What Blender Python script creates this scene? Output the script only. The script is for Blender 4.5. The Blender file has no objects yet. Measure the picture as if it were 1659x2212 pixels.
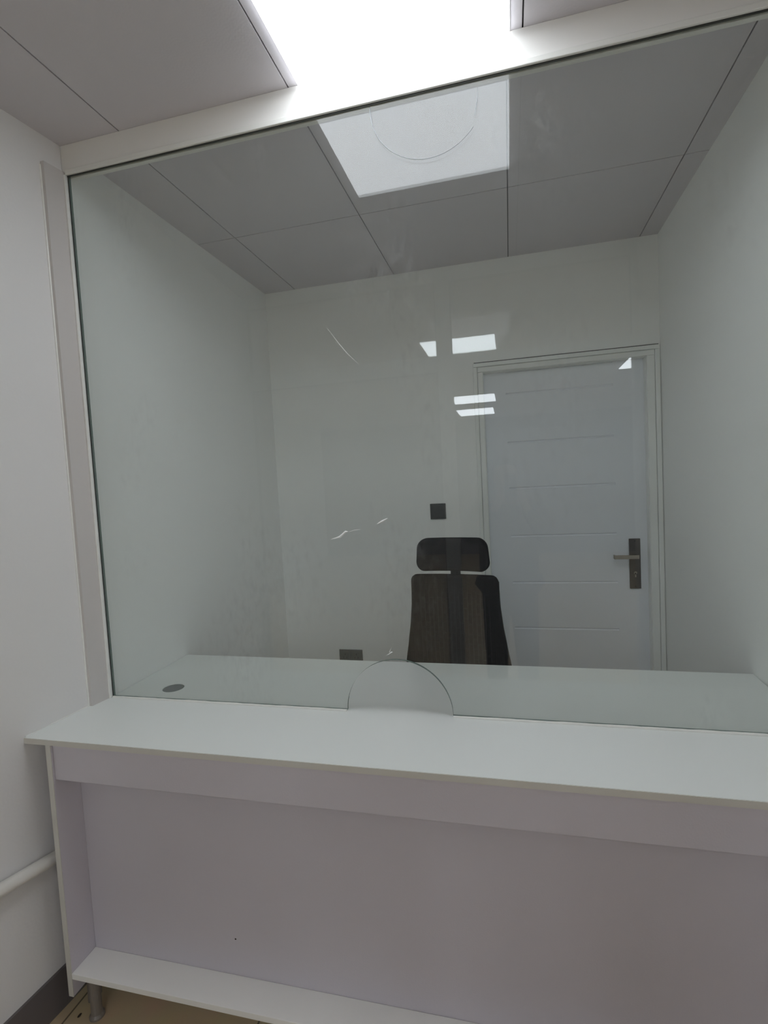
import bpy, bmesh, math, random
from mathutils import Vector, Matrix

# ------------------------------------------------------------------ camera, world, exposure
sc = bpy.context.scene
COL = sc.collection
IW, IH = 1659, 2212
F_PX, YAW, PITCH, ROLL = 1105.12, 0.2440, -0.0602, -0.0535
CAM = Vector((1.3973, -1.4801, 1.5194))
LIFT = 0.09                      # everything is laid out with the counter's side panel foot at z=0; the floor is 9 cm lower

fwd = Vector((-math.sin(YAW) * math.cos(PITCH), math.cos(YAW) * math.cos(PITCH), math.sin(PITCH)))
rt = Vector((math.cos(YAW), math.sin(YAW), 0))
up = rt.cross(fwd)
r_ = rt * math.cos(ROLL) + up * math.sin(ROLL)
u_ = -rt * math.sin(ROLL) + up * math.cos(ROLL)
cam_d = bpy.data.cameras.new('camera')
cam_d.sensor_fit = 'HORIZONTAL'
cam_d.sensor_width = 36
cam_d.lens = 36 * F_PX / IW
cam_d.clip_start = 0.01
cam = bpy.data.objects.new('camera', cam_d)
COL.objects.link(cam)
M = Matrix((r_, u_, -fwd)).transposed().to_4x4()
M.translation = CAM
cam.matrix_world = M
sc.camera = cam

sc.view_settings.view_transform = 'Standard'
sc.view_settings.look = 'None'
sc.view_settings.gamma = 1
sc.view_settings.use_curve_mapping = False
sc.view_settings.exposure = 0.52
L_FRONT = 5.6                    # radiance of the light panel over the counter
L_HALL = 9.1                     # radiance of the lights in the hall behind

w = bpy.data.worlds.new('world')
sc.world = w
w.use_nodes = True
w.node_tree.nodes['Background'].inputs[0].default_value = (0.5, 0.52, 0.55, 1)
w.node_tree.nodes['Background'].inputs[1].default_value = 0.05
try:
    sc.cycles.max_bounces = 10
    sc.cycles.diffuse_bounces = 8
    sc.cycles.glossy_bounces = 4
    sc.cycles.transparent_max_bounces = 12
except Exception:
    pass

# ------------------------------------------------------------------ materials
def new_mat(name):
    m = bpy.data.materials.new(name)
    m.use_nodes = True
    nt = m.node_tree
    return m, nt, nt.nodes, nt.links

def mat(name, col, rough=0.5, metal=0.0, var=0.03, scale=6.0, bump=0.0, bscale=200.0, spec=0.5):
    m, nt, N, K = new_mat(name)
    b = N['Principled BSDF']
    b.inputs['Roughness'].default_value = rough
    b.inputs['Metallic'].default_value = metal
    b.inputs['Specular IOR Level'].default_value = spec
    tc = N.new('ShaderNodeTexCoord')
    ns = N.new('ShaderNodeTexNoise'); ns.inputs['Scale'].default_value = scale
    ns.inputs['Detail'].default_value = 1
    mx = N.new('ShaderNodeMix'); mx.data_type = 'RGBA'
    K.new(tc.outputs['Object'], ns.inputs['Vector'])
    K.new(ns.outputs['Fac'], mx.inputs[0])
    mx.inputs[6].default_value = tuple(c * (1 - var) for c in col) + (1,)
    mx.inputs[7].default_value = tuple(min(1, c * (1 + var)) for c in col) + (1,)
    K.new(mx.outputs[2], b.inputs['Base Color'])
    if bump:
        n2 = N.new('ShaderNodeTexNoise'); n2.inputs['Scale'].default_value = bscale; n2.inputs['Detail'].default_value = 0
        bp = N.new('ShaderNodeBump'); bp.inputs['Strength'].default_value = bump
        bp.inputs['Distance'].default_value = 0.002
        K.new(tc.outputs['Object'], n2.inputs['Vector'])
        K.new(n2.outputs['Fac'], bp.inputs['Height'])
        K.new(bp.outputs['Normal'], b.inputs['Normal'])
    return m

def emit(name, col, s):
    m, nt, N, K = new_mat(name)
    N.remove(N['Principled BSDF'])
    e = N.new('ShaderNodeEmission')
    e.inputs[0].default_value = col + (1,)
    e.inputs[1].default_value = s
    K.new(e.outputs[0], N['Material Output'].inputs[0])
    return m

def glass_mat(name, tint, dust=0.0, n_=1.38):
    """clear float glass: Fresnel mirror reflection over straight transmission, a little dust"""
    m, nt, N, K = new_mat(name)
    N.remove(N['Principled BSDF'])
    geo = N.new('ShaderNodeNewGeometry')
    ior = N.new('ShaderNodeMix'); ior.data_type = 'FLOAT'
    ior.inputs[2].default_value = n_
    ior.inputs[3].default_value = 1 / n_
    K.new(geo.outputs['Backfacing'], ior.inputs[0])
    fr = N.new('ShaderNodeFresnel')
    K.new(ior.outputs[0], fr.inputs['IOR'])
    tr = N.new('ShaderNodeBsdfTransparent'); tr.inputs[0].default_value = tint + (1,)
    gl = N.new('ShaderNodeBsdfGlossy'); gl.inputs['Roughness'].default_value = 0.0
    gl.inputs[0].default_value = (1, 1, 1, 1)
    mx = N.new('ShaderNodeMixShader')
    K.new(fr.outputs[0], mx.inputs[0]); K.new(tr.outputs[0], mx.inputs[1]); K.new(gl.outputs[0], mx.inputs[2])
    last = mx
    if dust:
        tc = N.new('ShaderNodeTexCoord')
        mp = N.new('ShaderNodeMapping'); mp.inputs['Scale'].default_value = (1, 1, 0.45)
        n1 = N.new('ShaderNodeTexNoise'); n1.inputs['Scale'].default_value = 3.0; n1.inputs['Detail'].default_value = 3
        n2 = N.new('ShaderNodeTexNoise'); n2.inputs['Scale'].default_value = 60.0; n2.inputs['Detail'].default_value = 6
        K.new(tc.outputs['Object'], mp.inputs[0])
        K.new(mp.outputs[0], n1.inputs['Vector']); K.new(mp.outputs[0], n2.inputs['Vector'])
        r1 = N.new('ShaderNodeMapRange'); r1.inputs[1].default_value = 0.5; r1.inputs[2].default_value = 0.75
        r2 = N.new('ShaderNodeMapRange'); r2.inputs[1].default_value = 0.5; r2.inputs[2].default_value = 0.75
        K.new(n1.outputs['Fac'], r1.inputs[0]); K.new(n2.outputs['Fac'], r2.inputs[0])
        mu = N.new('ShaderNodeMath'); mu.operation = 'MULTIPLY'
        K.new(r1.outputs[0], mu.inputs[0]); K.new(r2.outputs[0], mu.inputs[1])
        m2 = N.new('ShaderNodeMath'); m2.operation = 'MULTIPLY_ADD'
        m2.inputs[1].default_value = dust * 4; m2.inputs[2].default_value = dust * 0.5
        K.new(mu.outputs[0], m2.inputs[0])
        df = N.new('ShaderNodeBsdfDiffuse'); df.inputs[0].default_value = (0.8, 0.82, 0.84, 1)
        mz = N.new('ShaderNodeMixShader')
        K.new(m2.outputs[0], mz.inputs[0]); K.new(mx.outputs[0], mz.inputs[1]); K.new(df.outputs[0], mz.inputs[2])
        last = mz
    K.new(last.outputs[0], N['Material Output'].inputs[0])
    return m

WALL_OUT = mat('wall_paint_warm', (0.755, 0.742, 0.73), 0.75, var=0.02, scale=2, bump=0.15, bscale=120)
WALL_IN = mat('booth_wall_board', (0.925, 0.935, 0.922), 0.55, var=0.012, scale=2, bump=0.05, bscale=90)
CEIL = mat('ceiling_board', (0.635, 0.61, 0.64), 0.8, var=0.02, scale=3, bump=0.1, bscale=160)
CEIL_BACK = mat('ceiling_void', (0.08, 0.08, 0.08), 0.9)
FRAME = mat('white_aluminium_frame', (0.84, 0.83, 0.80), 0.35, var=0.02, scale=5)
BEAD = mat('white_glazing_bead', (0.80, 0.80, 0.76), 0.35, var=0.03, scale=14)
GASKET = mat('dark_gasket', (0.05, 0.055, 0.05), 0.6)
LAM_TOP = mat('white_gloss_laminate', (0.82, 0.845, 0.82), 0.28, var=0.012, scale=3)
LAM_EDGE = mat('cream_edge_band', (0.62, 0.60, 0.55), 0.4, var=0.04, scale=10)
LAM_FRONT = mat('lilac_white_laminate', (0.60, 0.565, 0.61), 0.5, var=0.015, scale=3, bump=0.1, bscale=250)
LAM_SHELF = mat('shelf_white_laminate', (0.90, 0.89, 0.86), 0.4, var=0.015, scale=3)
SILICONE = mat('white_silicone', (0.80, 0.80, 0.76), 0.3, var=0.05, scale=40)
DOOR = mat('door_paint_grey_blue', (0.84, 0.87, 0.92), 0.42, var=0.02, scale=4, bump=0.05, bscale=180)
CASING = mat('door_casing_white', (0.86, 0.88, 0.86), 0.4, var=0.015, scale=5)
HANDLE = mat('brushed_bronze', (0.085, 0.078, 0.074), 0.4, metal=0.6, var=0.2, scale=30)
HANDLE_L = mat('lever_nickel', (0.42, 0.38, 0.33), 0.25, metal=1.0, var=0.1, scale=30)
PLATE = mat('dark_grey_plastic', (0.055, 0.062, 0.064), 0.35, var=0.06, scale=30)
PLATE_M = mat('mid_grey_plastic', (0.14, 0.15, 0.15), 0.4, var=0.06, scale=30)
BLACK = mat('black_plastic', (0.012, 0.012, 0.014), 0.45, var=0.1, scale=20)
BLACK_FAB = mat('black_upholstery', (0.010, 0.010, 0.012), 0.85, var=0.2, scale=60, bump=0.3, bscale=700, spec=0.15)
CHROME = mat('chrome', (0.7, 0.7, 0.7), 0.15, metal=1.0)
PIPE = mat('white_pipe', (0.76, 0.74, 0.69), 0.35, var=0.03, scale=8)
SKIRT = mat('dark_tile_skirting', (0.13, 0.115, 0.115), 0.4, var=0.08, scale=12)
FOOT = mat('grey_brown_plastic', (0.20, 0.175, 0.155), 0.35, var=0.1, scale=25)
DIRT = mat('dark_grit', (0.03, 0.018, 0.012), 0.8)
SCRATCH = mat('pale_scratch', (0.97, 0.98, 0.97), 0.5)
MARK_D = mat('grey_mark', (0.20, 0.22, 0.23), 0.5)
GLASS_EDGE = mat('green_glass_edge', (0.16, 0.21, 0.19), 0.15)
HALLWALL = mat('hall_wall', (0.82, 0.83, 0.84), 0.7, var=0.03, scale=1.5)
HALLDARK = mat('hall_wall_darkened', (0.17, 0.17, 0.18), 0.6, var=0.1, scale=2)  # far wall darkened so its reflection over the chair stays dim
PANEL_GREY = mat('rear_partition_board', (0.50, 0.53, 0.52), 0.5, var=0.03, scale=2)
LED = emit('led_diffuser_lit', (0.895, 0.945, 1.0), L_FRONT)
LED_H = emit('led_diffuser_hall', (0.88, 0.94, 1.0), L_HALL)
GLASS = glass_mat('clear_float_glass', (0.980, 0.993, 0.986), dust=0.02)
GLASS2 = glass_mat('clear_rear_glass', (0.97, 0.98, 0.975), n_=1.5)

def tile_floor():
    m, nt, N, K = new_mat('beige_floor_tile')
    b = N['Principled BSDF']; b.inputs['Roughness'].default_value = 0.3
    tc = N.new('ShaderNodeTexCoord')
    br = N.new('ShaderNodeTexBrick'); br.offset = 0; br.inputs['Scale'].default_value = 1
    br.inputs['Brick Width'].default_value = 0.6; br.inputs['Row Height'].default_value = 0.6
    br.inputs['Mortar Size'].default_value = 0.003
    br.inputs['Color1'].default_value = (0.56, 0.44, 0.28, 1); br.inputs['Color2'].default_value = (0.54, 0.42, 0.265, 1)
    br.inputs['Mortar'].default_value = (0.16, 0.12, 0.08, 1)
    ns = N.new('ShaderNodeTexNoise'); ns.inputs['Scale'].default_value = 9; ns.inputs['Detail'].default_value = 5
    mx = N.new('ShaderNodeMix'); mx.data_type = 'RGBA'; mx.blend_type = 'MULTIPLY'; mx.inputs[0].default_value = 0.25
    K.new(tc.outputs['Object'], br.inputs['Vector']); K.new(tc.outputs['Object'], ns.inputs['Vector'])
    K.new(br.outputs['Color'], mx.inputs[6]); K.new(ns.outputs['Color'], mx.inputs[7])
    K.new(mx.outputs[2], b.inputs['Base Color'])
    return m
FLOOR = tile_floor()

def mesh_fabric():
    """black woven back mesh with columns of upright slots"""
    m, nt, N, K = new_mat('black_mesh_fabric')
    b = N['Principled BSDF']; b.inputs['Roughness'].default_value = 0.7; b.inputs['Specular IOR Level'].default_value = 0.15
    tc = N.new('ShaderNodeTexCoord')
    mp = N.new('ShaderNodeMapping'); mp.inputs['Rotation'].default_value = (math.pi / 2, 0, 0)
    mp2 = N.new('ShaderNodeMapping'); mp2.inputs['Rotation'].default_value = (0, 0, math.pi / 2)
    br = N.new('ShaderNodeTexBrick'); br.inputs['Scale'].default_value = 1
    br.inputs['Brick Width'].default_value = 0.042; br.inputs['Row Height'].default_value = 0.018
    br.inputs['Mortar Size'].default_value = 0.0035; br.inputs['Mortar Smooth'].default_value = 0.6
    br.inputs['Color1'].default_value = (0.007, 0.007, 0.008, 1); br.inputs['Color2'].default_value = (0.009, 0.009, 0.010, 1)
    br.inputs['Mortar'].default_value = (0.020, 0.020, 0.022, 1)
    K.new(tc.outputs['Object'], mp.inputs[0]); K.new(mp.outputs[0], mp2.inputs[0]); K.new(mp2.outputs[0], br.inputs['Vector'])
    # the woven slots stop below the plain upper band and short of the rim
    sp = N.new('ShaderNodeSeparateXYZ'); K.new(tc.outputs['Object'], sp.inputs[0])
    rz = N.new('ShaderNodeMapRange'); rz.inputs[1].default_value = 1.125; rz.inputs[2].default_value = 1.15
    rz.inputs[3].default_value = 1.0; rz.inputs[4].default_value = 0.0; K.new(sp.outputs[2], rz.inputs[0])
    ab = N.new('ShaderNodeMath'); ab.operation = 'ABSOLUTE'; K.new(sp.outputs[0], ab.inputs[0])
    rx = N.new('ShaderNodeMapRange'); rx.inputs[1].default_value = 0.140; rx.inputs[2].default_value = 0.155
    rx.inputs[3].default_value = 1.0; rx.inputs[4].default_value = 0.0; K.new(ab.outputs[0], rx.inputs[0])
    mk = N.new('ShaderNodeMath'); mk.operation = 'MULTIPLY'; K.new(rz.outputs[0], mk.inputs[0]); K.new(rx.outputs[0], mk.inputs[1])
    mc = N.new('ShaderNodeMix'); mc.data_type = 'RGBA'; mc.inputs[6].default_value = (0.010, 0.010, 0.011, 1)
    K.new(mk.outputs[0], mc.inputs[0]); K.new(br.outputs['Color'], mc.inputs[7])
    K.new(mc.outputs[2], b.inputs['Base Color'])
    bp = N.new('ShaderNodeBump'); bp.inputs['Strength'].default_value = 0.25; bp.inputs['Distance'].default_value = 0.002
    K.new(br.outputs['Fac'], bp.inputs['Height']); K.new(bp.outputs['Normal'], b.inputs['Normal'])
    return m
MESHFAB = mesh_fabric()

# ------------------------------------------------------------------ helpers
def box_bm(bm, x0, x1, y0, y1, z0, z1, bev=0.0, seg=2):
    g = bmesh.ops.create_cube(bm, size=1)
    for v in g['verts']:
        v.co = Vector(((x0 + x1) / 2 + v.co.x * (x1 - x0), (y0 + y1) / 2 + v.co.y * (y1 - y0), (z0 + z1) / 2 + v.co.z * (z1 - z0)))
    if bev:
        es = set(e for v in g['verts'] for e in v.link_edges)
        bmesh.ops.bevel(bm, geom=list(es), offset=bev, segments=seg, affect='EDGES', profile=0.5)

def prism_bm(bm, pts, a0, a1, axis='Z'):
    """extrude a closed outline along an axis; pts are the two other coordinates in order"""
    def mk(p, a):
        if axis == 'Z': return (p[0], p[1], a)
        if axis == 'Y': return (p[0], a, p[1])
        return (a, p[0], p[1])
    A = [bm.verts.new(mk(p, a0)) for p in pts]
    B = [bm.verts.new(mk(p, a1)) for p in pts]
    n = len(pts)
    fs = [bm.faces.new(A), bm.faces.new(B[::-1])]
    for i in range(n):
        fs.append(bm.faces.new((A[i], B[i], B[(i + 1) % n], A[(i + 1) % n])))
    bmesh.ops.recalc_face_normals(bm, faces=fs)
    return fs

def tube_bm(bm, pts, rad, n=16, cap=True):
    pts = [Vector(p) for p in pts]
    rads = rad if hasattr(rad, '__len__') else [rad] * len(pts)
    rings = []
    for i, p in enumerate(pts):
        t = (pts[min(i + 1, len(pts) - 1)] - pts[max(i - 1, 0)]).normalized()
        a = t.cross(Vector((0, 0, 1)))
        if a.length < 1e-3: a = t.cross(Vector((0, 1, 0)))
        a.normalize(); b = t.cross(a)
        rings.append([bm.verts.new(p + (a * math.cos(k * 2 * math.pi / n) + b * math.sin(k * 2 * math.pi / n)) * rads[i]) for k in range(n)])
    fs = []
    for i in range(len(rings) - 1):
        for k in range(n):
            fs.append(bm.faces.new((rings[i][k], rings[i][(k + 1) % n], rings[i + 1][(k + 1) % n], rings[i + 1][k])))
    if cap:
        fs.append(bm.faces.new(rings[0][::-1])); fs.append(bm.faces.new(rings[-1]))
    bmesh.ops.recalc_face_normals(bm, faces=fs)

def obj(name, bm, m, parent=None, smooth=False):
    me = bpy.data.meshes.new(name)
    bm.to_mesh(me); bm.free()
    for mm in (m if isinstance(m, (list, tuple)) else [m]): me.materials.append(mm)
    if smooth:
        for p in me.polygons: p.use_smooth = True
    o = bpy.data.objects.new(name, me)
    COL.objects.link(o)
    if parent: o.parent = parent
    return o

def box(name, x0, x1, y0, y1, z0, z1, m, parent=None, bev=0.0, seg=2, o0=(0, 0, 0)):
    bm = bmesh.new()
    box_bm(bm, x0 - o0[0], x1 - o0[0], y0 - o0[1], y1 - o0[1], z0 - o0[2], z1 - o0[2], bev, seg)
    return obj(name, bm, m, parent)

def tag(o, label=None, cat=None, group=None, kind=None):
    if label: o['label'] = label
    if cat: o['category'] = cat
    if group: o['group'] = group
    if kind: o['kind'] = kind
    return o

def thing(name, loc, label, cat, group=None, kind=None):
    o = bpy.data.objects.new(name, None)
    o.empty_display_size = 0.1
    COL.objects.link(o); o.location = loc
    return tag(o, label, cat, group, kind)

def round_rect(cx, cz, hw_top, hw_bot, z0, z1, r, n=8):
    pts = []
    for (sx, z, hw, a0) in ((1, z1, hw_top, 0), (-1, z1, hw_top, 90), (-1, z0, hw_bot, 180), (1, z0, hw_bot, 270)):
        ccx = cx + sx * (hw - r); ccz = z - r if z == z1 else z + r
        for k in range(n + 1):
            a = math.radians(a0 + 90 * k / n)
            pts.append((ccx + r * math.cos(a), ccz + r * math.sin(a)))
    return pts

# main measures (metres)
H = 2.6877; CT = 0.8096; XR = 2.166; YB = 1.4458; FZ = -0.09
def wl(y): return -0.014 + 0.109 * y     # left wall of the front room runs slightly outwards towards the camera
def wr(y): return XR + 0.06 * y

# ------------------------------------------------------------------ shell
o = box('floor', -2.6, 4.6, -9.2, 1.6, FZ - 0.05, FZ, FLOOR); tag(o, kind='structure')

# ceiling boards with real joints, and a backing above them
bm = bmesh.new()
g = 0.0022
def tiles(xs, ys):
    for i in range(len(xs) - 1):
        for j in range(len(ys) - 1):
            if xs[i + 1] - xs[i] < 0.01 or ys[j + 1] - ys[j] < 0.01: continue
            box_bm(bm, xs[i] + g, xs[i + 1] - g, ys[j] + g, ys[j + 1] - g, H, H + 0.01)
tiles([-0.05, 0.195, 0.80, 1.432, 2.082, 2.25], [0.02, 0.7573, 1.50])
tiles([-0.25, 0.218, 0.808, 1.474, 2.082, 2.25], [-1.50, -0.632, 0.02])
tiles([-2.6 + 0.6 * i for i in range(13)], [-9.2 + 0.6 * i for i in range(13)] + [-1.50])
o = obj('ceiling', bm, CEIL); tag(o, kind='structure')
bm = bmesh.new(); box_bm(bm, -2.6, 4.6, -9.2, 1.6, H + 0.0101, H + 0.05)
obj('ceiling_backing', bm, CEIL_BACK, o)

# left wall of the front room (skewed), booth side walls
bm = bmesh.new(); prism_bm(bm, [(wl(-1.56), -1.56), (wl(0), 0.0), (wl(0) - 0.12, 0.0), (wl(-1.56) - 0.12, -1.56)], FZ, H)
tag(obj('wall_left', bm, WALL_OUT), kind='structure')
bm = bmesh.new(); prism_bm(bm, [(wr(-1.56), -1.56), (wr(0), 0.0), (wr(0) + 0.12, 0.0), (wr(-1.56) + 0.12, -1.56)], FZ, H)
tag(obj('wall_right', bm, WALL_OUT), kind='structure')
tag(box('wall_booth_left', -0.12, 0.0, 0.0, YB, FZ, H, WALL_IN), kind='structure')
tag(box('wall_booth_right', XR, XR + 0.12, 0.0, YB, FZ, H, WALL_IN), kind='structure')
# back wall with the door opening
bm = bmesh.new()
DX0, DX1, DZT = 1.262, 2.112, 2.10
box_bm(bm, -0.12, DX0, YB, YB + 0.14, FZ, H)
box_bm(bm, DX1, XR + 0.12, YB, YB + 0.14, FZ, H)
box_bm(bm, DX0, DX1, YB, YB + 0.14, DZT, H)
tag(obj('wall_back', bm, WALL_IN), kind='structure')

# skirting on the left wall
bm = bmesh.new()
prism_bm(bm, [(wl(-1.44) + 0.0, -1.44), (wl(0), 0.0), (wl(0) + 0.009, 0.0), (wl(-1.44) + 0.009, -1.44)], FZ, 0.036)
tag(obj('baseboard_left', bm, SKIRT), kind='structure')

# ------------------------------------------------------------------ booth door
door = thing('door_1', (DX0, YB, FZ), 'closed grey-blue panelled door in the back wall of the booth', None, kind='structure')
del_loc = Vector((DX0, YB, FZ))
def dpart(name, x0, x1, y0, y1, z0, z1, m, bev=0.0, par=None):
    return box(name, x0, x1, y0, y1, z0, z1, m, par or door, bev, 2, tuple(del_loc))
# slab built from boards with V grooves between them, framed by stiles
bm = bmesh.new()
ys0 = YB + 0.052; ys1 = YB + 0.092
sx0, sx1 = 1.274, 2.098
box_bm(bm, sx0, 1.392, ys0, ys1, FZ + 0.006, 2.088)
box_bm(bm, 1.948, sx1, ys0, ys1, FZ + 0.006, 2.088)
box_bm(bm, 1.392, 1.948, ys0 + 0.006, ys1, FZ + 0.006, 2.088)
zs = [FZ + 0.006, 0.108, 0.373, 0.640, 0.903, 1.169, 1.440, 1.696, 1.967, 2.088]
for a, b in zip(zs[:-1], zs[1:]):
    g0 = bmesh.ops.create_cube(bm, size=1)
    gz = 0.006
    for v in g0['verts']:
        front = v.co.y < 0
        v.co = Vector((1.392 if v.co.x < 0 else 1.948, ys0 if front else ys0 + 0.006,
                       (a + (gz if front else 0.001)) if v.co.z < 0 else (b - (gz if front else 0.001))))
for v in bm.verts: v.co -= del_loc
slab = obj('door_slab', bm, DOOR, door)
# jamb lining and casing
bm = bmesh.new()
for (x0, x1, z0, z1) in ((DX0, 1.274, FZ, DZT), (sx1, DX1, FZ, DZT), (DX0, DX1, 2.088, DZT)):
    box_bm(bm, x0, x1, YB - 0.002, YB + 0.13, z0, z1)
for v in bm.verts: v.co -= del_loc
obj('door_jamb', bm, CASING, door)
bm = bmesh.new()
for (x0, x1, z0, z1) in ((1.222, 1.243, FZ, 2.1185), (2.139, 2.162, FZ, 2.1185), (1.222, 2.162, 2.119, 2.140)):
    box_bm(bm, x0, x1, YB - 0.014, YB - 0.0005, z0, z1, 0.003)
for (x0, x1, z0, z1) in ((1.245, 1.272, FZ, 2.0895), (2.100, 2.137, FZ, 2.0895), (1.245, 2.137, 2.090, 2.116)):
    box_bm(bm, x0, x1, YB - 0.010, YB - 0.0005, z0, z1, 0.002)
for v in bm.verts: v.co -= del_loc
obj('door_casing', bm, CASING, door)
dpart('door_gap', 1.226, 2.158, YB - 0.0035, YB - 0.0004, 2.141, 2.1455, GASKET)
# lever handle on its long plate
hp = dpart('handle_plate', 2.006, 2.062, ys0 - 0.008, ys0, 0.868, 1.140, HANDLE, 0.002)
hp['label'] = 'dark bronze lock plate'
bm = bmesh.new()
tube_bm(bm, [(2.036, ys0 - 0.008, 1.047), (2.036, ys0 - 0.050, 1.047)], 0.009, 20)
box_bm(bm, 1.922, 2.045, ys0 - 0.058, ys0 - 0.048, 1.037, 1.058, 0.002)
box_bm(bm, 1.922, 1.930, ys0 - 0.048, ys0 - 0.026, 1.037, 1.058, 0.002)
for v in bm.verts: v.co -= del_loc
obj('handle_lever', bm, HANDLE_L, hp)
bm = bmesh.new()
tube_bm(bm, [(2.034, ys0 - 0.0085, 0.955), (2.034, ys0 - 0.0115, 0.955)], 0.0085, 20)
box_bm(bm, 2.0298, 2.0382, ys0 - 0.0115, ys0 - 0.0083, 0.930, 0.955, 0.001)
for v in bm.verts: v.co -= del_loc
obj('lock_cylinder', bm, HANDLE_L, hp)
for z in (1.128, 0.880):
    bm = bmesh.new(); tube_bm(bm, [(2.034, ys0 - 0.0078, z), (2.034, ys0 - 0.0100, z)], 0.0042, 12)
    for v in bm.verts: v.co -= del_loc
    obj('plate_screw', bm, BLACK, hp)

# ------------------------------------------------------------------ switch and outlet on the back wall
sw = thing('wall_switch', (0.990, YB, 1.2855), 'square dark grey light switch on the back wall left of the door', 'switch')
box('switch_plate', -0.0445, 0.0445, -0.009, -0.0002, 0.0, 0.089, PLATE, sw, 0.002)
box('switch_rocker', -0.030, 0.030, -0.0125, -0.009, 0.011, 0.078, PLATE, sw, 0.0015)
so = thing('wall_outlet', (0.4145, YB, 0.418), 'wide dark grey double power outlet low on the back wall, left of the chair', 'outlet')
box('outlet_plate', -0.0735, 0.0735, -0.009, -0.0002, 0.0, 0.086, PLATE_M, so, 0.002)
for sx in (-0.036, 0.036):
    s = box('outlet_socket', sx - 0.028, sx + 0.028, -0.0115, -0.009, 0.013, 0.073, PLATE_M, so, 0.0015)
    bm = bmesh.new()
    for (px, pz, w_, h_) in ((-0.010, 0.038, 0.003, 0.010), (0.010, 0.038, 0.003, 0.010), (0.0, 0.058, 0.003, 0.009)):
        box_bm(bm, sx + px - w_ / 2, sx + px + w_ / 2, -0.0118, -0.0112, pz - h_ / 2, pz + h_ / 2)
    obj('socket_slots', bm, BLACK, s)

# ------------------------------------------------------------------ glass front of the booth
win = thing('window_1', (0, 0, CT), 'tall clear glass screen standing on the counter under a white beam', None, kind='structure')
W0 = Vector((0, 0, CT))
GB = H - 0.1004                                 # underside of the beam
def wpart(name, x0, x1, y0, y1, z0, z1, m, bev=0.0, par=None):
    return box(name, x0, x1, y0, y1, z0, z1, m, par or win, bev, 2, tuple(W0))
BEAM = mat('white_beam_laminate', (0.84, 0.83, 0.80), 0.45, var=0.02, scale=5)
wpart('window_beam', wl(0), XR, -0.002, 0.045, GB + 0.012, H, BEAM, 0.0015)
wpart('glazing_bead', 0.004, XR, -0.011, -0.0025, GB, GB + 0.016, BEAD, 0.002)
wpart('glazing_bead', 0.004, XR, 0.0125, 0.025, GB, GB + 0.012, BEAD, 0.002)
wpart('glass_gasket', 0.004, XR, -0.0024, -0.0002, GB - 0.0035, GB + 0.004, GASKET)
# left post: slim board lying on the wall, its bead and its gasket
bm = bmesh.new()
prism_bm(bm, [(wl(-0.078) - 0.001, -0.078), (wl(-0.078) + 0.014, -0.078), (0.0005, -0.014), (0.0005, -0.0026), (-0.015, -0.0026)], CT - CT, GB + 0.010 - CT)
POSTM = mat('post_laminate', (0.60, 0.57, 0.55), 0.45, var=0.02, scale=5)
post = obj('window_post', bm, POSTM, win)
wpart('glazing_bead', 0.0, 0.007, -0.015, -0.0025, CT, GB, BEAD, 0.002)
wpart('glass_gasket', 0.007, 0.0098, -0.0024, -0.0002, CT + 0.001, GB, GASKET)
bm = bmesh.new()
tube_bm(bm, [(wl(-0.08) + 0.001, -0.0795, 0.001), (wl(-0.08) + 0.001, -0.0795, GB - CT)], 0.0035, 8)
obj('silicone_seam', bm, SILICONE, post)

# the pane, 10 mm, with the half round pass-through cut in its lower edge
HX, HR = 1.0425, 0.1650
def pane_outline(x0, x1, z0, z1):
    pts = [(x0, z0), (HX - HR, z0)]
    n = 48
    for k in range(1, n):
        a = math.pi - math.pi * k / n
        pts.append((HX + HR * math.cos(a), z0 + HR * math.sin(a)))
    pts += [(HX + HR, z0), (x1, z0), (x1, z1), (x0, z1)]
    return pts
bm = bmesh.new()
fs = prism_bm(bm, pane_outline(0.0075, XR - 0.001, 0.002, GB + 0.006 - CT), 0.0, 0.010, 'Y')
for f in bm.faces:
    f.material_index = 0 if abs(f.normal.y) > 0.9 else 1
pane = obj('glass_pane', bm, [GLASS, GLASS_EDGE], win)
pane['label'] = 'clear glass pane with half round pass-through'
# silicone lines where the pane meets the counter
bm = bmesh.new()
for (x0, x1) in ((0.010, HX - HR - 0.001), (HX + HR + 0.001, XR)):
    n = max(4, int((x1 - x0) / 0.02)); rnd = random.Random(4)
    tube_bm(bm, [(x0 + (x1 - x0) * i / n, -0.0035, 0.0015) for i in range(n + 1)], [0.0042 + rnd.uniform(-0.0006, 0.0006) for i in range(n + 1)], 8)
obj('silicone_seam', bm, SILICONE, win)

# scratches and marks on the pane (front face)
def streak(pts, wid, m):
    bm = bmesh.new()
    tube_bm(bm, [(x, -0.0003, z - CT) for x, z in pts], wid, 6)
    return obj('pane_mark', bm, m, pane)
arc = [(1.212 + 0.162 * math.cos(math.radians(a)), 2.571 + 0.162 * math.sin(math.radians(a))) for a in range(176, 322, 4)]
streak(arc, [0.0007] * len(arc), MARK_D)  # thin grey arc on the front face of the pane
streak([(1.352, 2.565), (1.349, 2.53), (1.340, 2.49)], [0.0003, 0.0008, 0.0003], MARK_D)
streak([(0.883, 1.986), (0.918, 1.935), (0.945, 1.90), (0.976, 1.868)], [0.0002, 0.0005, 0.0005, 0.0002], SCRATCH)
streak([(0.858, 1.350), (0.885, 1.356), (0.905, 1.372), (0.912, 1.372)], [0.0008, 0.0034, 0.0036, 0.0008], SCRATCH)
streak([(0.915, 1.371), (0.935, 1.376), (0.952, 1.377)], [0.0005, 0.0009, 0.0006], SCRATCH)
streak([(1.006, 1.392), (1.020, 1.399), (1.038, 1.408)], [0.0010, 0.0036, 0.0012], SCRATCH)
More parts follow.
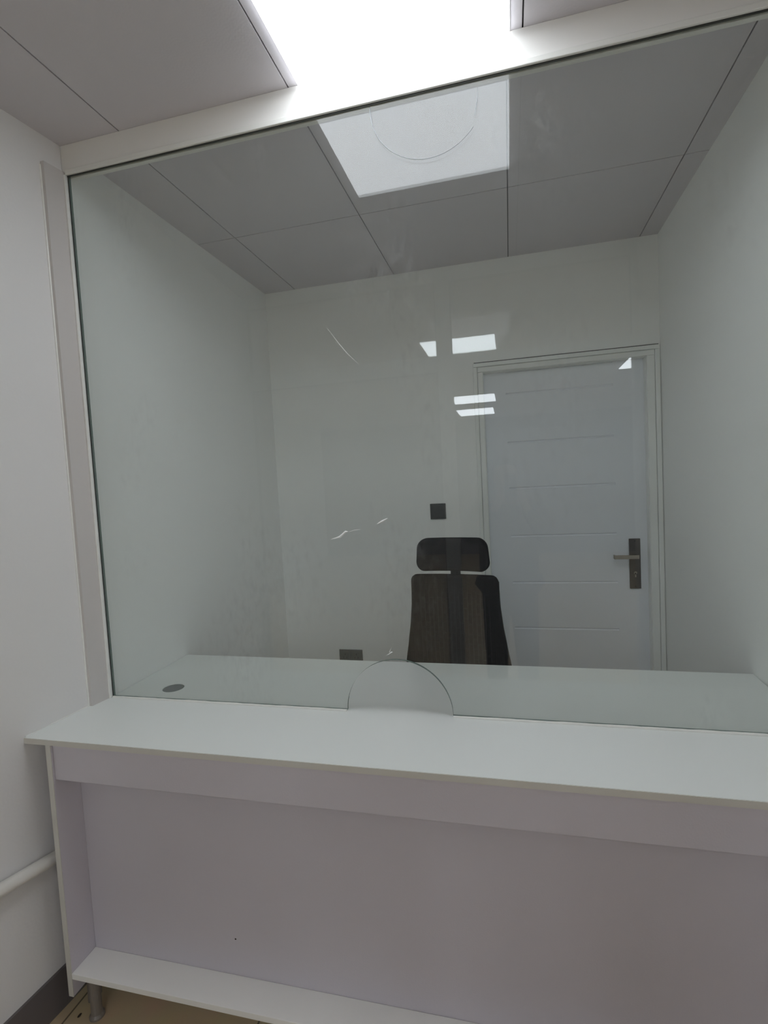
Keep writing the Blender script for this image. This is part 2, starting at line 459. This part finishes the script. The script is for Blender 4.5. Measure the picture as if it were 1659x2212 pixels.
streak([(1.029, 1.014), (1.022, 1.000)], [0.0006, 0.0014], SCRATCH)
streak([(1.022, 1.000), (1.032, 1.001), (1.012, 0.990)], [0.0010, 0.0014, 0.0004], SCRATCH)

# ------------------------------------------------------------------ light panels
def led_panel(x0, x1, y0, y1, label, m, group=None):
    t = thing('ceiling_light', ((x0 + x1) / 2, (y0 + y1) / 2, H), label, 'ceiling light', group)
    hx, hy = (x1 - x0) / 2, (y1 - y0) / 2
    bm = bmesh.new()
    e = 0.006
    for (a, b, c, d) in ((-hx, hx, -hy, -hy + e), (-hx, hx, hy - e, hy), (-hx, -hx + e, -hy + e, hy - e), (hx - e, hx, -hy + e, hy - e)):
        box_bm(bm, a, b, c, d, -0.004, -0.0002)
    obj('light_frame', bm, FRAME, t)
    box('light_diffuser', -hx + e * 0.5, hx - e * 0.5, -hy + e * 0.5, hy - e * 0.5, -0.012, -0.0041, m, t, 0.0)
    return t
led_panel(0.841, 1.441, -0.590, -0.004, 'bright square ceiling light panel directly in front of the beam over the counter', LED)
G_ = 'lights in the hall seen as reflections'
led_panel(0.690, 1.320, -3.52, -2.93, 'ceiling light reflected largest, across the mullion above the transom', LED_H, G_)
led_panel(0.600, 1.230, -6.82, -6.08, 'ceiling light reflected as the upper of two thin bars below the transom', LED_H, G_)
led_panel(0.530, 1.165, -8.48, -7.60, 'ceiling light reflected as the lower of two thin bars below the transom', LED_H, G_)
led_panel(2.675, 3.275, -5.08, -4.48, 'ceiling light reflected as a small triangle at the top right of the booth door', LED_H, G_)

for x, ys_ in ((-2.55, (-1.9, -2.9, -3.9)), (3.7, (-2.2, -3.4, -4.6, -6.2))):  # unseen fill lights, added to brighten the front room and booth
    for y in ys_:
        led_panel(x, x + 0.6, y - 0.6, y, 'unseen fill light panel added at the side of the hall, out of sight of the glass', LED_H, 'added fill lights in the hall')
# ------------------------------------------------------------------ counter
cn = thing('service_counter', (0.03, -0.30, FZ), 'long white laminate service counter with open lilac-white front and bottom shelf', 'counter')
C0 = Vector((0.03, -0.30, FZ))
def cpart(name, x0, x1, y0, y1, z0, z1, m, bev=0.0012, par=None):
    return box(name, x0, x1, y0, y1, z0, z1, m, par or cn, bev, 2, tuple(C0))
bm = bmesh.new()
prism_bm(bm, [(wl(-0.3) + 0.001, -0.2989), (XR - 0.022, -0.2989), (XR - 0.002, 0.4374), (0.001, 0.4374), (0.001, 0.0), (wl(0) + 0.001, 0.0)], CT - 0.0175, CT)
bmesh.ops.bevel(bm, geom=[e for e in bm.edges if abs(e.verts[0].co.z - e.verts[1].co.z) < 1e-4], offset=0.001, segments=2, affect='EDGES')
for v in bm.verts: v.co -= C0
top = obj('countertop', bm, LAM_TOP, cn)
cpart('edge_band', wl(-0.3) + 0.002, XR - 0.024, -0.3002, -0.29885, CT - 0.0170, CT - 0.0006, LAM_EDGE, 0.0)
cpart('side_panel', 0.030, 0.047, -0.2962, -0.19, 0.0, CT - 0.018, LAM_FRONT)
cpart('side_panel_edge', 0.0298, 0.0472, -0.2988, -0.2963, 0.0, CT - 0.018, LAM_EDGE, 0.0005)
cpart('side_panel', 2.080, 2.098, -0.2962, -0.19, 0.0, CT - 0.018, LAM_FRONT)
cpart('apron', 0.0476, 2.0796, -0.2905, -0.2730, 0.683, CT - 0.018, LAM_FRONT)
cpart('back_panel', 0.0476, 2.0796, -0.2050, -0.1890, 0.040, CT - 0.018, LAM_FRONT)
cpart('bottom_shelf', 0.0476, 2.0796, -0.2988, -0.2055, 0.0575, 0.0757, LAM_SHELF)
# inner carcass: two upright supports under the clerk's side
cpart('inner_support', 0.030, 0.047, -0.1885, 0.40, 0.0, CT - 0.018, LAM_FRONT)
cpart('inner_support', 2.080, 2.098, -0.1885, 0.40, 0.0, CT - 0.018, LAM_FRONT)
def foot(x, y, z1=0.0):
    bm = bmesh.new()
    tube_bm(bm, [(x, y, FZ), (x, y, FZ + 0.006), (x, y, FZ + 0.012), (x, y, z1 - 0.012), (x, y, z1 - 0.008), (x, y, z1)],
            [0.022, 0.022, 0.016, 0.016, 0.024, 0.024], 20)
    for v in bm.verts: v.co -= C0
    return obj('counter_foot', bm, FOOT, cn, False)
foot(0.090, -0.262, 0.0574); foot(2.04, -0.262, 0.0574)
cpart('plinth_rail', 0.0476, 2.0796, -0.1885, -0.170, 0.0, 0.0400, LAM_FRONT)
for (x, y) in ((0.0385, -0.215), (0.0385, 0.36), (2.089, -0.215), (2.089, 0.36), (1.06, -0.179)):
    bm = bmesh.new(); box_bm(bm, x - 0.008, x + 0.008, y - 0.02, y + 0.02, FZ, 0.0)
    for v in bm.verts: v.co -= C0
    obj('counter_foot', bm, FOOT, cn)
# tiny screw hole in the back panel
bm = bmesh.new(); tube_bm(bm, [(0.557, -0.2052, 0.189), (0.557, -0.2056, 0.189)], 0.0026, 12)
for v in bm.verts: v.co -= C0
obj('screw_hole', bm, DIRT, cn)
# caulk along the left wall end of the top
bm = bmesh.new(); rnd = random.Random(2)
pts = [(wl(y) + 0.002, y, CT + 0.0008) for y in [-0.296 + 0.0217 * i for i in range(11)]]
tube_bm(bm, pts, [0.0028 + rnd.uniform(-0.0012, 0.0012) for _ in pts], 8)
for v in bm.verts: v.co -= C0
obj('silicone_seam', bm, SILICONE, cn)
# cable grommet in the clerk side of the top
gr = thing('cable_grommet', (0.184, 0.092, CT), 'round dark grey cable hole cover at the left end of the counter behind the glass', 'cable grommet')
bm = bmesh.new(); tube_bm(bm, [(0, 0, 0.0001), (0, 0, 0.0012)], [0.0375, 0.0360], 40)
obj('grommet_cover', bm, PLATE_M, gr)
bm = bmesh.new()
n = 40
for rr in ((0.0375, 0.0405),):
    A = [bm.verts.new((rr[0] * math.cos(2 * math.pi * k / n), rr[0] * math.sin(2 * math.pi * k / n), 0.0018)) for k in range(n)]
    B = [bm.verts.new((rr[1] * math.cos(2 * math.pi * k / n), rr[1] * math.sin(2 * math.pi * k / n), 0.0003)) for k in range(n)]
    Cc = [bm.verts.new((rr[0] * math.cos(2 * math.pi * k / n), rr[0] * math.sin(2 * math.pi * k / n), 0.0003)) for k in range(n)]
    for k in range(n):
        j = (k + 1) % n
        bm.faces.new((A[k], B[k], B[j], A[j])); bm.faces.new((A[k], A[j], Cc[j], Cc[k]))
obj('grommet_ring', bm, LAM_TOP, gr)

# ------------------------------------------------------------------ pipe on the left wall, crumb on the floor
pp = thing('wall_pipe', (wl(-0.8) + 0.024, -0.8, 0.43), 'white round pipe running along the left wall below counter height', 'pipe')
bm = bmesh.new()
P0 = Vector((wl(-0.8) + 0.024, -0.8, 0.43))
def pz(y): return 0.405 - 0.14 * (y + 0.24)
tube_bm(bm, [Vector((wl(y) + 0.024, y, pz(y))) - P0 for y in (-0.02, -0.3, -0.6, -0.9, -1.2, -1.42)], 0.019, 24)
obj('pipe_run', bm, PIPE, pp, True)
for y in (-0.62, -1.2):
    bm = bmesh.new()
    c = Vector((wl(y) + 0.024, y, pz(y))) - P0
    tube_bm(bm, [c + Vector((0, -0.009, 0)), c + Vector((0, 0.009, 0))], 0.0215, 24)
    box_bm(bm, c.x - 0.0235, c.x, c.y - 0.009, c.y + 0.009, c.z - 0.012, c.z + 0.012)
    obj('pipe_clip', bm, PIPE, pp)
bm = bmesh.new(); bmesh.ops.create_icosphere(bm, subdivisions=2, radius=0.006)
rnd = random.Random(7)
for v in bm.verts: v.co = Vector((v.co.x * 0.6, v.co.y * 1.3, v.co.z * 0.5 + 0.003)) * (1 + rnd.uniform(-0.15, 0.15))
cr = obj('crumb', bm, DIRT); cr.location = (0.036, -0.275, FZ)
tag(cr, 'small dark crumb on the floor below the left corner of the counter', 'crumb')

# ------------------------------------------------------------------ office chair (backrest faces the glass)
CX, CY = 1.120, 0.34
ch = thing('office_chair', (CX, CY, FZ), 'black high-back mesh office chair with headrest standing behind the counter', 'chair')
Q = Vector((CX, CY, FZ))
YC = 0.62 - CY                                   # plane of the backrest
def sh(z): return z - FZ
def slab_from_outline(name, half_w, z0, z1, yb, th, curve, m, par, nz=28, nx=22, tilt=0.0, rc=0.03, cx=0.0):
    """upright curved cushion: half_w(z) gives its half width; corners rounded by rc; bowed in plan by curve"""
    bm = bmesh.new()
    F, Bk = [], []
    for i in range(nz + 1):
        t = i / nz
        t = 0.5 - 0.5 * math.cos(math.pi * t) if True else t
        z = z0 + (z1 - z0) * t
        hw = half_w(z)
        d = min(z - z0, z1 - z)
        if d < rc: hw -= rc - math.sqrt(max(0, rc * rc - (rc - d) ** 2))
        rowf, rowb = [], []
        for j in range(nx + 1):
            s = -1 + 2 * j / nx
            s = math.sin(s * math.pi / 2)
            x = cx + s * hw
            y = yb + curve * (s * s) * -1 + tilt * (z - z0)
            edge = min(1, (1 - abs(s)) / 0.10, d / 0.02 + 0.001)
            k = math.sqrt(max(0, 1 - (1 - edge) ** 2))
            dz_ = 0
            rowf.append(bm.verts.new((x, y - th / 2 * (0.25 + 0.75 * k), sh(z))))
            rowb.append(bm.verts.new((x, y + th / 2 * (0.25 + 0.75 * k), sh(z))))
        F.append(rowf); Bk.append(rowb)
    fs = []
    for i in range(nz):
        for j in range(nx):
            fs.append(bm.faces.new((F[i][j], F[i][j + 1], F[i + 1][j + 1], F[i + 1][j])))
            fs.append(bm.faces.new((Bk[i][j + 1], Bk[i][j], Bk[i + 1][j], Bk[i + 1][j + 1])))
        fs.append(bm.faces.new((F[i][0], F[i + 1][0], Bk[i + 1][0], Bk[i][0])))
        fs.append(bm.faces.new((F[i + 1][nx], F[i][nx], Bk[i][nx], Bk[i + 1][nx])))
    for j in range(nx):
        fs.append(bm.faces.new((F[0][j + 1], F[0][j], Bk[0][j], Bk[0][j + 1])))
        fs.append(bm.faces.new((F[nz][j], F[nz][j + 1], Bk[nz][j + 1], Bk[nz][j])))
    bmesh.ops.recalc_face_normals(bm, faces=fs)
    return obj(name, bm, m, par, True)
def hw_back(z):
    P = [(0.42, 0.205), (0.55, 0.232), (0.66, 0.236), (0.742, 0.222), (0.83, 0.207), (0.92, 0.193), (1.00, 0.185), (1.07, 0.183), (1.14, 0.183)]
    for (a, wa), (b, wb) in zip(P[:-1], P[1:]):
        if z <= b:
            t = max(0, (z - a) / (b - a)); t = t * t * (3 - 2 * t) * 0.3 + t * 0.7
            return wa + (wb - wa) * t
    return P[-1][1]
def hw_head(z): return 0.150 + 0.006 * (1.20 - z) / 0.07
back = slab_from_outline('backrest', hw_back, 0.43, 1.1215, YC, 0.028, 0.015, MESHFAB, ch, rc=0.028)
slab_from_outline('headrest', hw_head, 1.137, 1.274, YC - 0.005, 0.045, 0.015, BLACK_FAB, ch, rc=0.042)
# frame rim of the back and spine behind it
bm = bmesh.new()
rim = []
N_ = 24
zz = [0.455 + (1.095 - 0.455) * i / N_ for i in range(N_ + 1)]
for s in (-1, 1):
    tube_bm(bm, [(s * (hw_back(z) - 0.011), YC - 0.012 + 0.006, sh(z)) for z in zz], 0.012, 10)
obj('back_frame', bm, BLACK, back, True)
bm = bmesh.new()
tube_bm(bm, [(0, YC + 0.03, sh(0.36)), (0, YC + 0.055, sh(0.55)), (0, YC + 0.045, sh(0.80)), (0, YC + 0.03, sh(1.05)), (0, YC + 0.022, sh(1.20))], [0.026, 0.024, 0.024, 0.022, 0.020], 14)
tube_bm(bm, [(0, YC + 0.03, sh(0.36)), (0, 0.05, sh(0.335))], 0.024, 14)
obj('spine', bm, BLACK, ch, True)
bm = bmesh.new(); tube_bm(bm, [(-0.11, YC + 0.022, sh(0.72)), (0, YC + 0.038, sh(0.72)), (0.11, YC + 0.022, sh(0.72))], 0.016, 10)
obj('lumbar_support', bm, BLACK, ch, True)
# seat
bm = bmesh.new()
pts = round_rect(0, 0, 0.235, 0.235, -0.23, 0.23, 0.07)
prism_bm(bm, pts, sh(0.372), sh(0.435), 'Z')
bmesh.ops.bevel(bm, geom=[e for e in bm.edges if abs(e.verts[0].co.z - e.verts[1].co.z) < 1e-4], offset=0.018, segments=3, affect='EDGES')
obj('seat', bm, BLACK_FAB, ch, False)
box('seat_mechanism', -0.09, 0.09, -0.10, 0.12, sh(0.325), sh(0.371), BLACK, ch, 0.006)
# armrests, folded low beside the seat
for s in (-1, 1):
    bm = bmesh.new()
    tube_bm(bm, [(s * 0.10, 0.03, sh(0.350)), (s * 0.262, 0.03, sh(0.350)), (s * 0.275, 0.03, sh(0.38)), (s * 0.275, 0.03, sh(0.585))], 0.014, 12)
    a = obj('armrest', bm, BLACK, ch, True)
    bm = bmesh.new(); box_bm(bm, s * 0.275 - 0.04, s * 0.275 + 0.04, -0.10, 0.16, sh(0.585), sh(0.610), 0.010, 3)
    obj('arm_pad', bm, BLACK, a)
bm = bmesh.new()
tube_bm(bm, [(0, 0, sh(0.325)), (0, 0, sh(0.14))], 0.014, 18)
obj('gas_lift', bm, CHROME, ch, True)
bm = bmesh.new()
tube_bm(bm, [(0, 0, sh(0.20)), (0, 0, sh(0.0)), (0, 0, sh(-0.03))], [0.025, 0.028, 0.030], 18)
for k in range(5):
    a = math.radians(90 + 72 * k)
    tube_bm(bm, [(0.02 * math.cos(a), 0.02 * math.sin(a), sh(0.005)), (0.27 * math.cos(a), 0.27 * math.sin(a), sh(-0.028))], [0.022, 0.014], 10)
obj('star_base', bm, BLACK, ch, True)
for k in range(5):
    a = math.radians(90 + 72 * k)
    c = Vector((0.27 * math.cos(a), 0.27 * math.sin(a), 0))
    t = Vector((-math.sin(a), math.cos(a), 0))
    bm = bmesh.new()
    for s in (-1, 1):
        tube_bm(bm, [c + t * (s * 0.008) + Vector((0, 0, 0.025)), c + t * (s * 0.026) + Vector((0, 0, 0.025))], 0.025, 18)
    tube_bm(bm, [c + Vector((0, 0, 0.025)), c + Vector((0, 0, 0.06))], 0.007, 8)
    obj('caster', bm, BLACK, ch, False)
ch.rotation_euler.z = math.radians(-8)

# ------------------------------------------------------------------ rear partition (seen only as a reflection)
rp = thing('window_2', (0, -1.49, FZ), 'white framed glazed partition with open doorway, seen reflected in the glass', None, kind='structure')
R0 = Vector((0, -1.49, FZ))
def rpart(name, x0, x1, y0, y1, z0, z1, m, bev=0.0):
    return box(name, x0, x1, y0, y1, z0, z1, m, rp, bev, 2, tuple(R0))
yl, yr = -1.52, -1.462
xl_, xr_ = wl(-1.49), wr(-1.49)
rpart('partition_head', xl_, xr_, yl, yr, 2.622, H, FRAME)
rpart('partition_post', xl_, -0.150, yl, yr, FZ, 2.622, FRAME)
rpart('partition_post', 2.046, xr_, yl, yr, FZ, 2.622, FRAME)
rpart('partition_mullion', 1.022, 1.102, yl, yr, FZ, 2.622, FRAME)
rpart('partition_transom', -0.150, 1.022, yl, yr, 2.124, 2.212, FRAME)
rpart('partition_transom', 1.102, 2.046, yl, yr, 2.124, 2.212, FRAME)
rpart('partition_glass', -0.150, 1.022, -1.494, -1.488, 2.212, 2.622, GLASS2)
rpart('partition_glass', 1.102, 2.046, -1.494, -1.488, 2.212, 2.622, GLASS2)
rpart('partition_board', -0.150, 1.022, -1.500, -1.482, FZ, 0.25, PANEL_GREY)
rpart('partition_glass', -0.150, 1.022, -1.494, -1.488, 0.25, 2.124, GLASS2)

# ------------------------------------------------------------------ the photographer, dark clothes, faintly mirrored in the glass
SKIN = mat('skin', (0.55, 0.38, 0.29), 0.5, var=0.05, scale=12)
CLOTH = mat('black_jacket_cloth', (0.012, 0.012, 0.014), 0.9, var=0.2, scale=30, bump=0.3, bscale=300, spec=0.2)
CLOTH2 = mat('dark_trouser_cloth', (0.018, 0.020, 0.026), 0.9, var=0.2, scale=30, bump=0.3, bscale=300, spec=0.2)
HAIR = mat('black_hair', (0.012, 0.010, 0.009), 0.6, var=0.2, scale=80)
PX, PY = 1.37, -1.84
pe = thing('person', (PX, PY, FZ), 'person in dark jacket and trousers holding up a phone, mirrored in the glass', 'person')
def skinned(name, chains, m, parent, sub=2):
    """chains: lists of (x, y, z, radius); the first point of a chain may repeat an earlier point to branch from it"""
    verts, edges, rad, idx = [], [], [], {}
    for c in chains:
        prev = None
        for (x, y, z, rr) in c:
            k = (round(x, 4), round(y, 4), round(z, 4))
            if k not in idx:
                idx[k] = len(verts); verts.append((x, y, z)); rad.append(rr)
            if prev is not None and prev != idx[k]: edges.append((prev, idx[k]))
            prev = idx[k]
    me = bpy.data.meshes.new(name); me.from_pydata(verts, edges, []); me.materials.append(m)
    o = bpy.data.objects.new(name, me); COL.objects.link(o); o.parent = parent
    md = o.modifiers.new('Skin', 'SKIN'); md.use_smooth_shade = True
    me.skin_vertices.new() if not me.skin_vertices else None
    for i, rr in enumerate(rad): me.skin_vertices[0].data[i].radius = (rr, rr)
    me.skin_vertices[0].data[0].use_root = True
    sd = o.modifiers.new('Subdivision', 'SUBSURF'); sd.levels = sub; sd.render_levels = sub
    return o
Gz = lambda z: z - FZ
torso = [(0, 0, Gz(0.84), 0.135), (0, 0.005, Gz(0.98), 0.125), (0, 0, Gz(1.12), 0.130), (0, -0.01, Gz(1.27), 0.115), (0, 0, Gz(1.365), 0.052), (0, 0.015, Gz(1.42), 0.055), (0, 0.03, Gz(1.48), 0.080), (0, 0.025, Gz(1.55), 0.082), (0, 0.015, Gz(1.595), 0.05)]
chains = [torso]
HX0 = 1.3973 - PX; HY0 = -1.50 - PY
fing = []
for s in (-1, 1):
    sh_ = (s * 0.175, 0, Gz(1.30), 0.055)
    el = (s * 0.225, 0.12, Gz(1.12), 0.040)
    wr_ = (HX0 + s * 0.070, HY0 - 0.055, Gz(1.355), 0.024)
    pa = (HX0 + s * 0.052, HY0 - 0.022, Gz(1.420), 0.026)
    chains.append([torso[3], sh_, el, (( el[0] + wr_[0]) / 2, (el[1] + wr_[1]) / 2, (el[2] + wr_[2]) / 2, 0.036), wr_, pa])
    for i, (dz, ln) in enumerate(((0.022, 0.9), (0.006, 1.0), (-0.010, 0.95), (-0.026, 0.75))):
        chains.append([pa, (HX0 + s * 0.056, HY0 + 0.003, Gz(1.425) + dz, 0.0095), (HX0 + s * (0.048), HY0 - 0.002, Gz(1.430) + dz, 0.009), (HX0 + s * (0.048 - 0.022 * ln), HY0 - 0.001, Gz(1.432) + dz, 0.008)])
    chains.append([pa, (HX0 + s * 0.048, HY0 - 0.030, Gz(1.418), 0.011), (HX0 + s * 0.022, HY0 - 0.024, Gz(1.432), 0.009)])
    hip = (s * 0.085, 0, Gz(0.78), 0.085)
    chains.append([torso[0], hip, (s * 0.095, 0.01, Gz(0.40), 0.055), (s * 0.10, -0.01, Gz(0.02), 0.037), (s * 0.10, -0.01, Gz(-0.045), 0.036), (s * 0.115, 0.13, Gz(-0.065), 0.024)])
skinned('body', chains, SKIN, pe)
jk = [[(0, 0, Gz(0.72), 0.205), (0, 0.005, Gz(0.95), 0.200), (0, 0, Gz(1.12), 0.200), (0, -0.01, Gz(1.25), 0.175), (0, 0, Gz(1.335), 0.075)]]
tr_ = []
for s in (-1, 1):
    jk.append([jk[0][3], (s * 0.18, 0, Gz(1.295), 0.075), (s * 0.228, 0.12, Gz(1.118), 0.058), (HX0 + s * 0.080, HY0 - 0.075, Gz(1.330), 0.038)])
    tr_.append([(0, 0, Gz(0.82), 0.150), (s * 0.085, 0, Gz(0.76), 0.105), (s * 0.095, 0.01, Gz(0.40), 0.078), (s * 0.10, -0.01, Gz(0.0), 0.062)])
skinned('jacket', jk, CLOTH, pe); skinned('trousers', tr_, CLOTH2, pe)
for s in (-1, 1):
    skinned('shoe', [[(s * 0.10, -0.05, Gz(-0.048), 0.040), (s * 0.105, 0.05, Gz(-0.052), 0.040), (s * 0.115, 0.17, Gz(-0.062), 0.030)]], BLACK, pe)
hd = bmesh.new(); bmesh.ops.create_uvsphere(hd, u_segments=28, v_segments=18, radius=1)
for v in hd.verts: v.co = Vector((v.co.x * 0.088, v.co.y * 0.098 - 0.005, v.co.z * 0.095 + Gz(1.535)))
bmesh.ops.delete(hd, geom=[v for v in hd.verts if v.co.y > 0.045 and v.co.z < Gz(1.575)], context='VERTS')
hair = obj('hair', hd, HAIR, pe, True)
hair.modifiers.new('Solidify', 'SOLIDIFY').thickness = 0.01
# phone held upright in both hands
ph = thing('mobile_phone', (1.3973, -1.4932, 1.362), 'dark slim mobile phone held upright in both hands of the person', 'phone')
box('phone_body', -0.034, 0.034, -0.004, 0.004, 0.0, 0.162, BLACK, ph, 0.003)
box('phone_screen', -0.031, 0.031, -0.0046, -0.0041, 0.004, 0.158, GASKET, ph)

for (x0, x1, z0, z1) in ((-0.150, 1.022, 2.212, 2.622), (1.102, 2.046, 2.212, 2.622), (-0.150, 1.022, 0.25, 2.124)):
    bm = bmesh.new(); e = 0.006
    for (a, b, c, d) in ((x0, x1, z0, z0 + e), (x0, x1, z1 - e, z1), (x0, x0 + e, z0 + e, z1 - e), (x1 - e, x1, z0 + e, z1 - e)):
        box_bm(bm, a, b, -1.4878, -1.481, c, d)
    for v in bm.verts: v.co -= R0
    obj('glazing_gasket', bm, GASKET, rp)

# hall beyond
tag(box('wall_hall_far', -2.6, 4.6, -9.32, -9.2, FZ, H, HALLDARK), kind='structure')
tag(box('wall_hall_left', -2.72, -2.6, -9.32, -1.5, FZ, H, HALLWALL), kind='structure')
tag(box('wall_hall_right', 4.6, 4.72, -9.32, -1.5, FZ, H, HALLWALL), kind='structure')
tag(box('wall_hall_near_left', -2.6, xl_, yl, yr - 0.01, FZ, H, HALLWALL), kind='structure')
tag(box('wall_hall_near_right', xr_, 4.6, yl, yr - 0.01, FZ, H, HALLWALL), kind='structure')

# ------------------------------------------------------------------ put the floor at z = 0
for o in list(sc.objects):
    if o.parent is None:
        o.location.z += LIFT
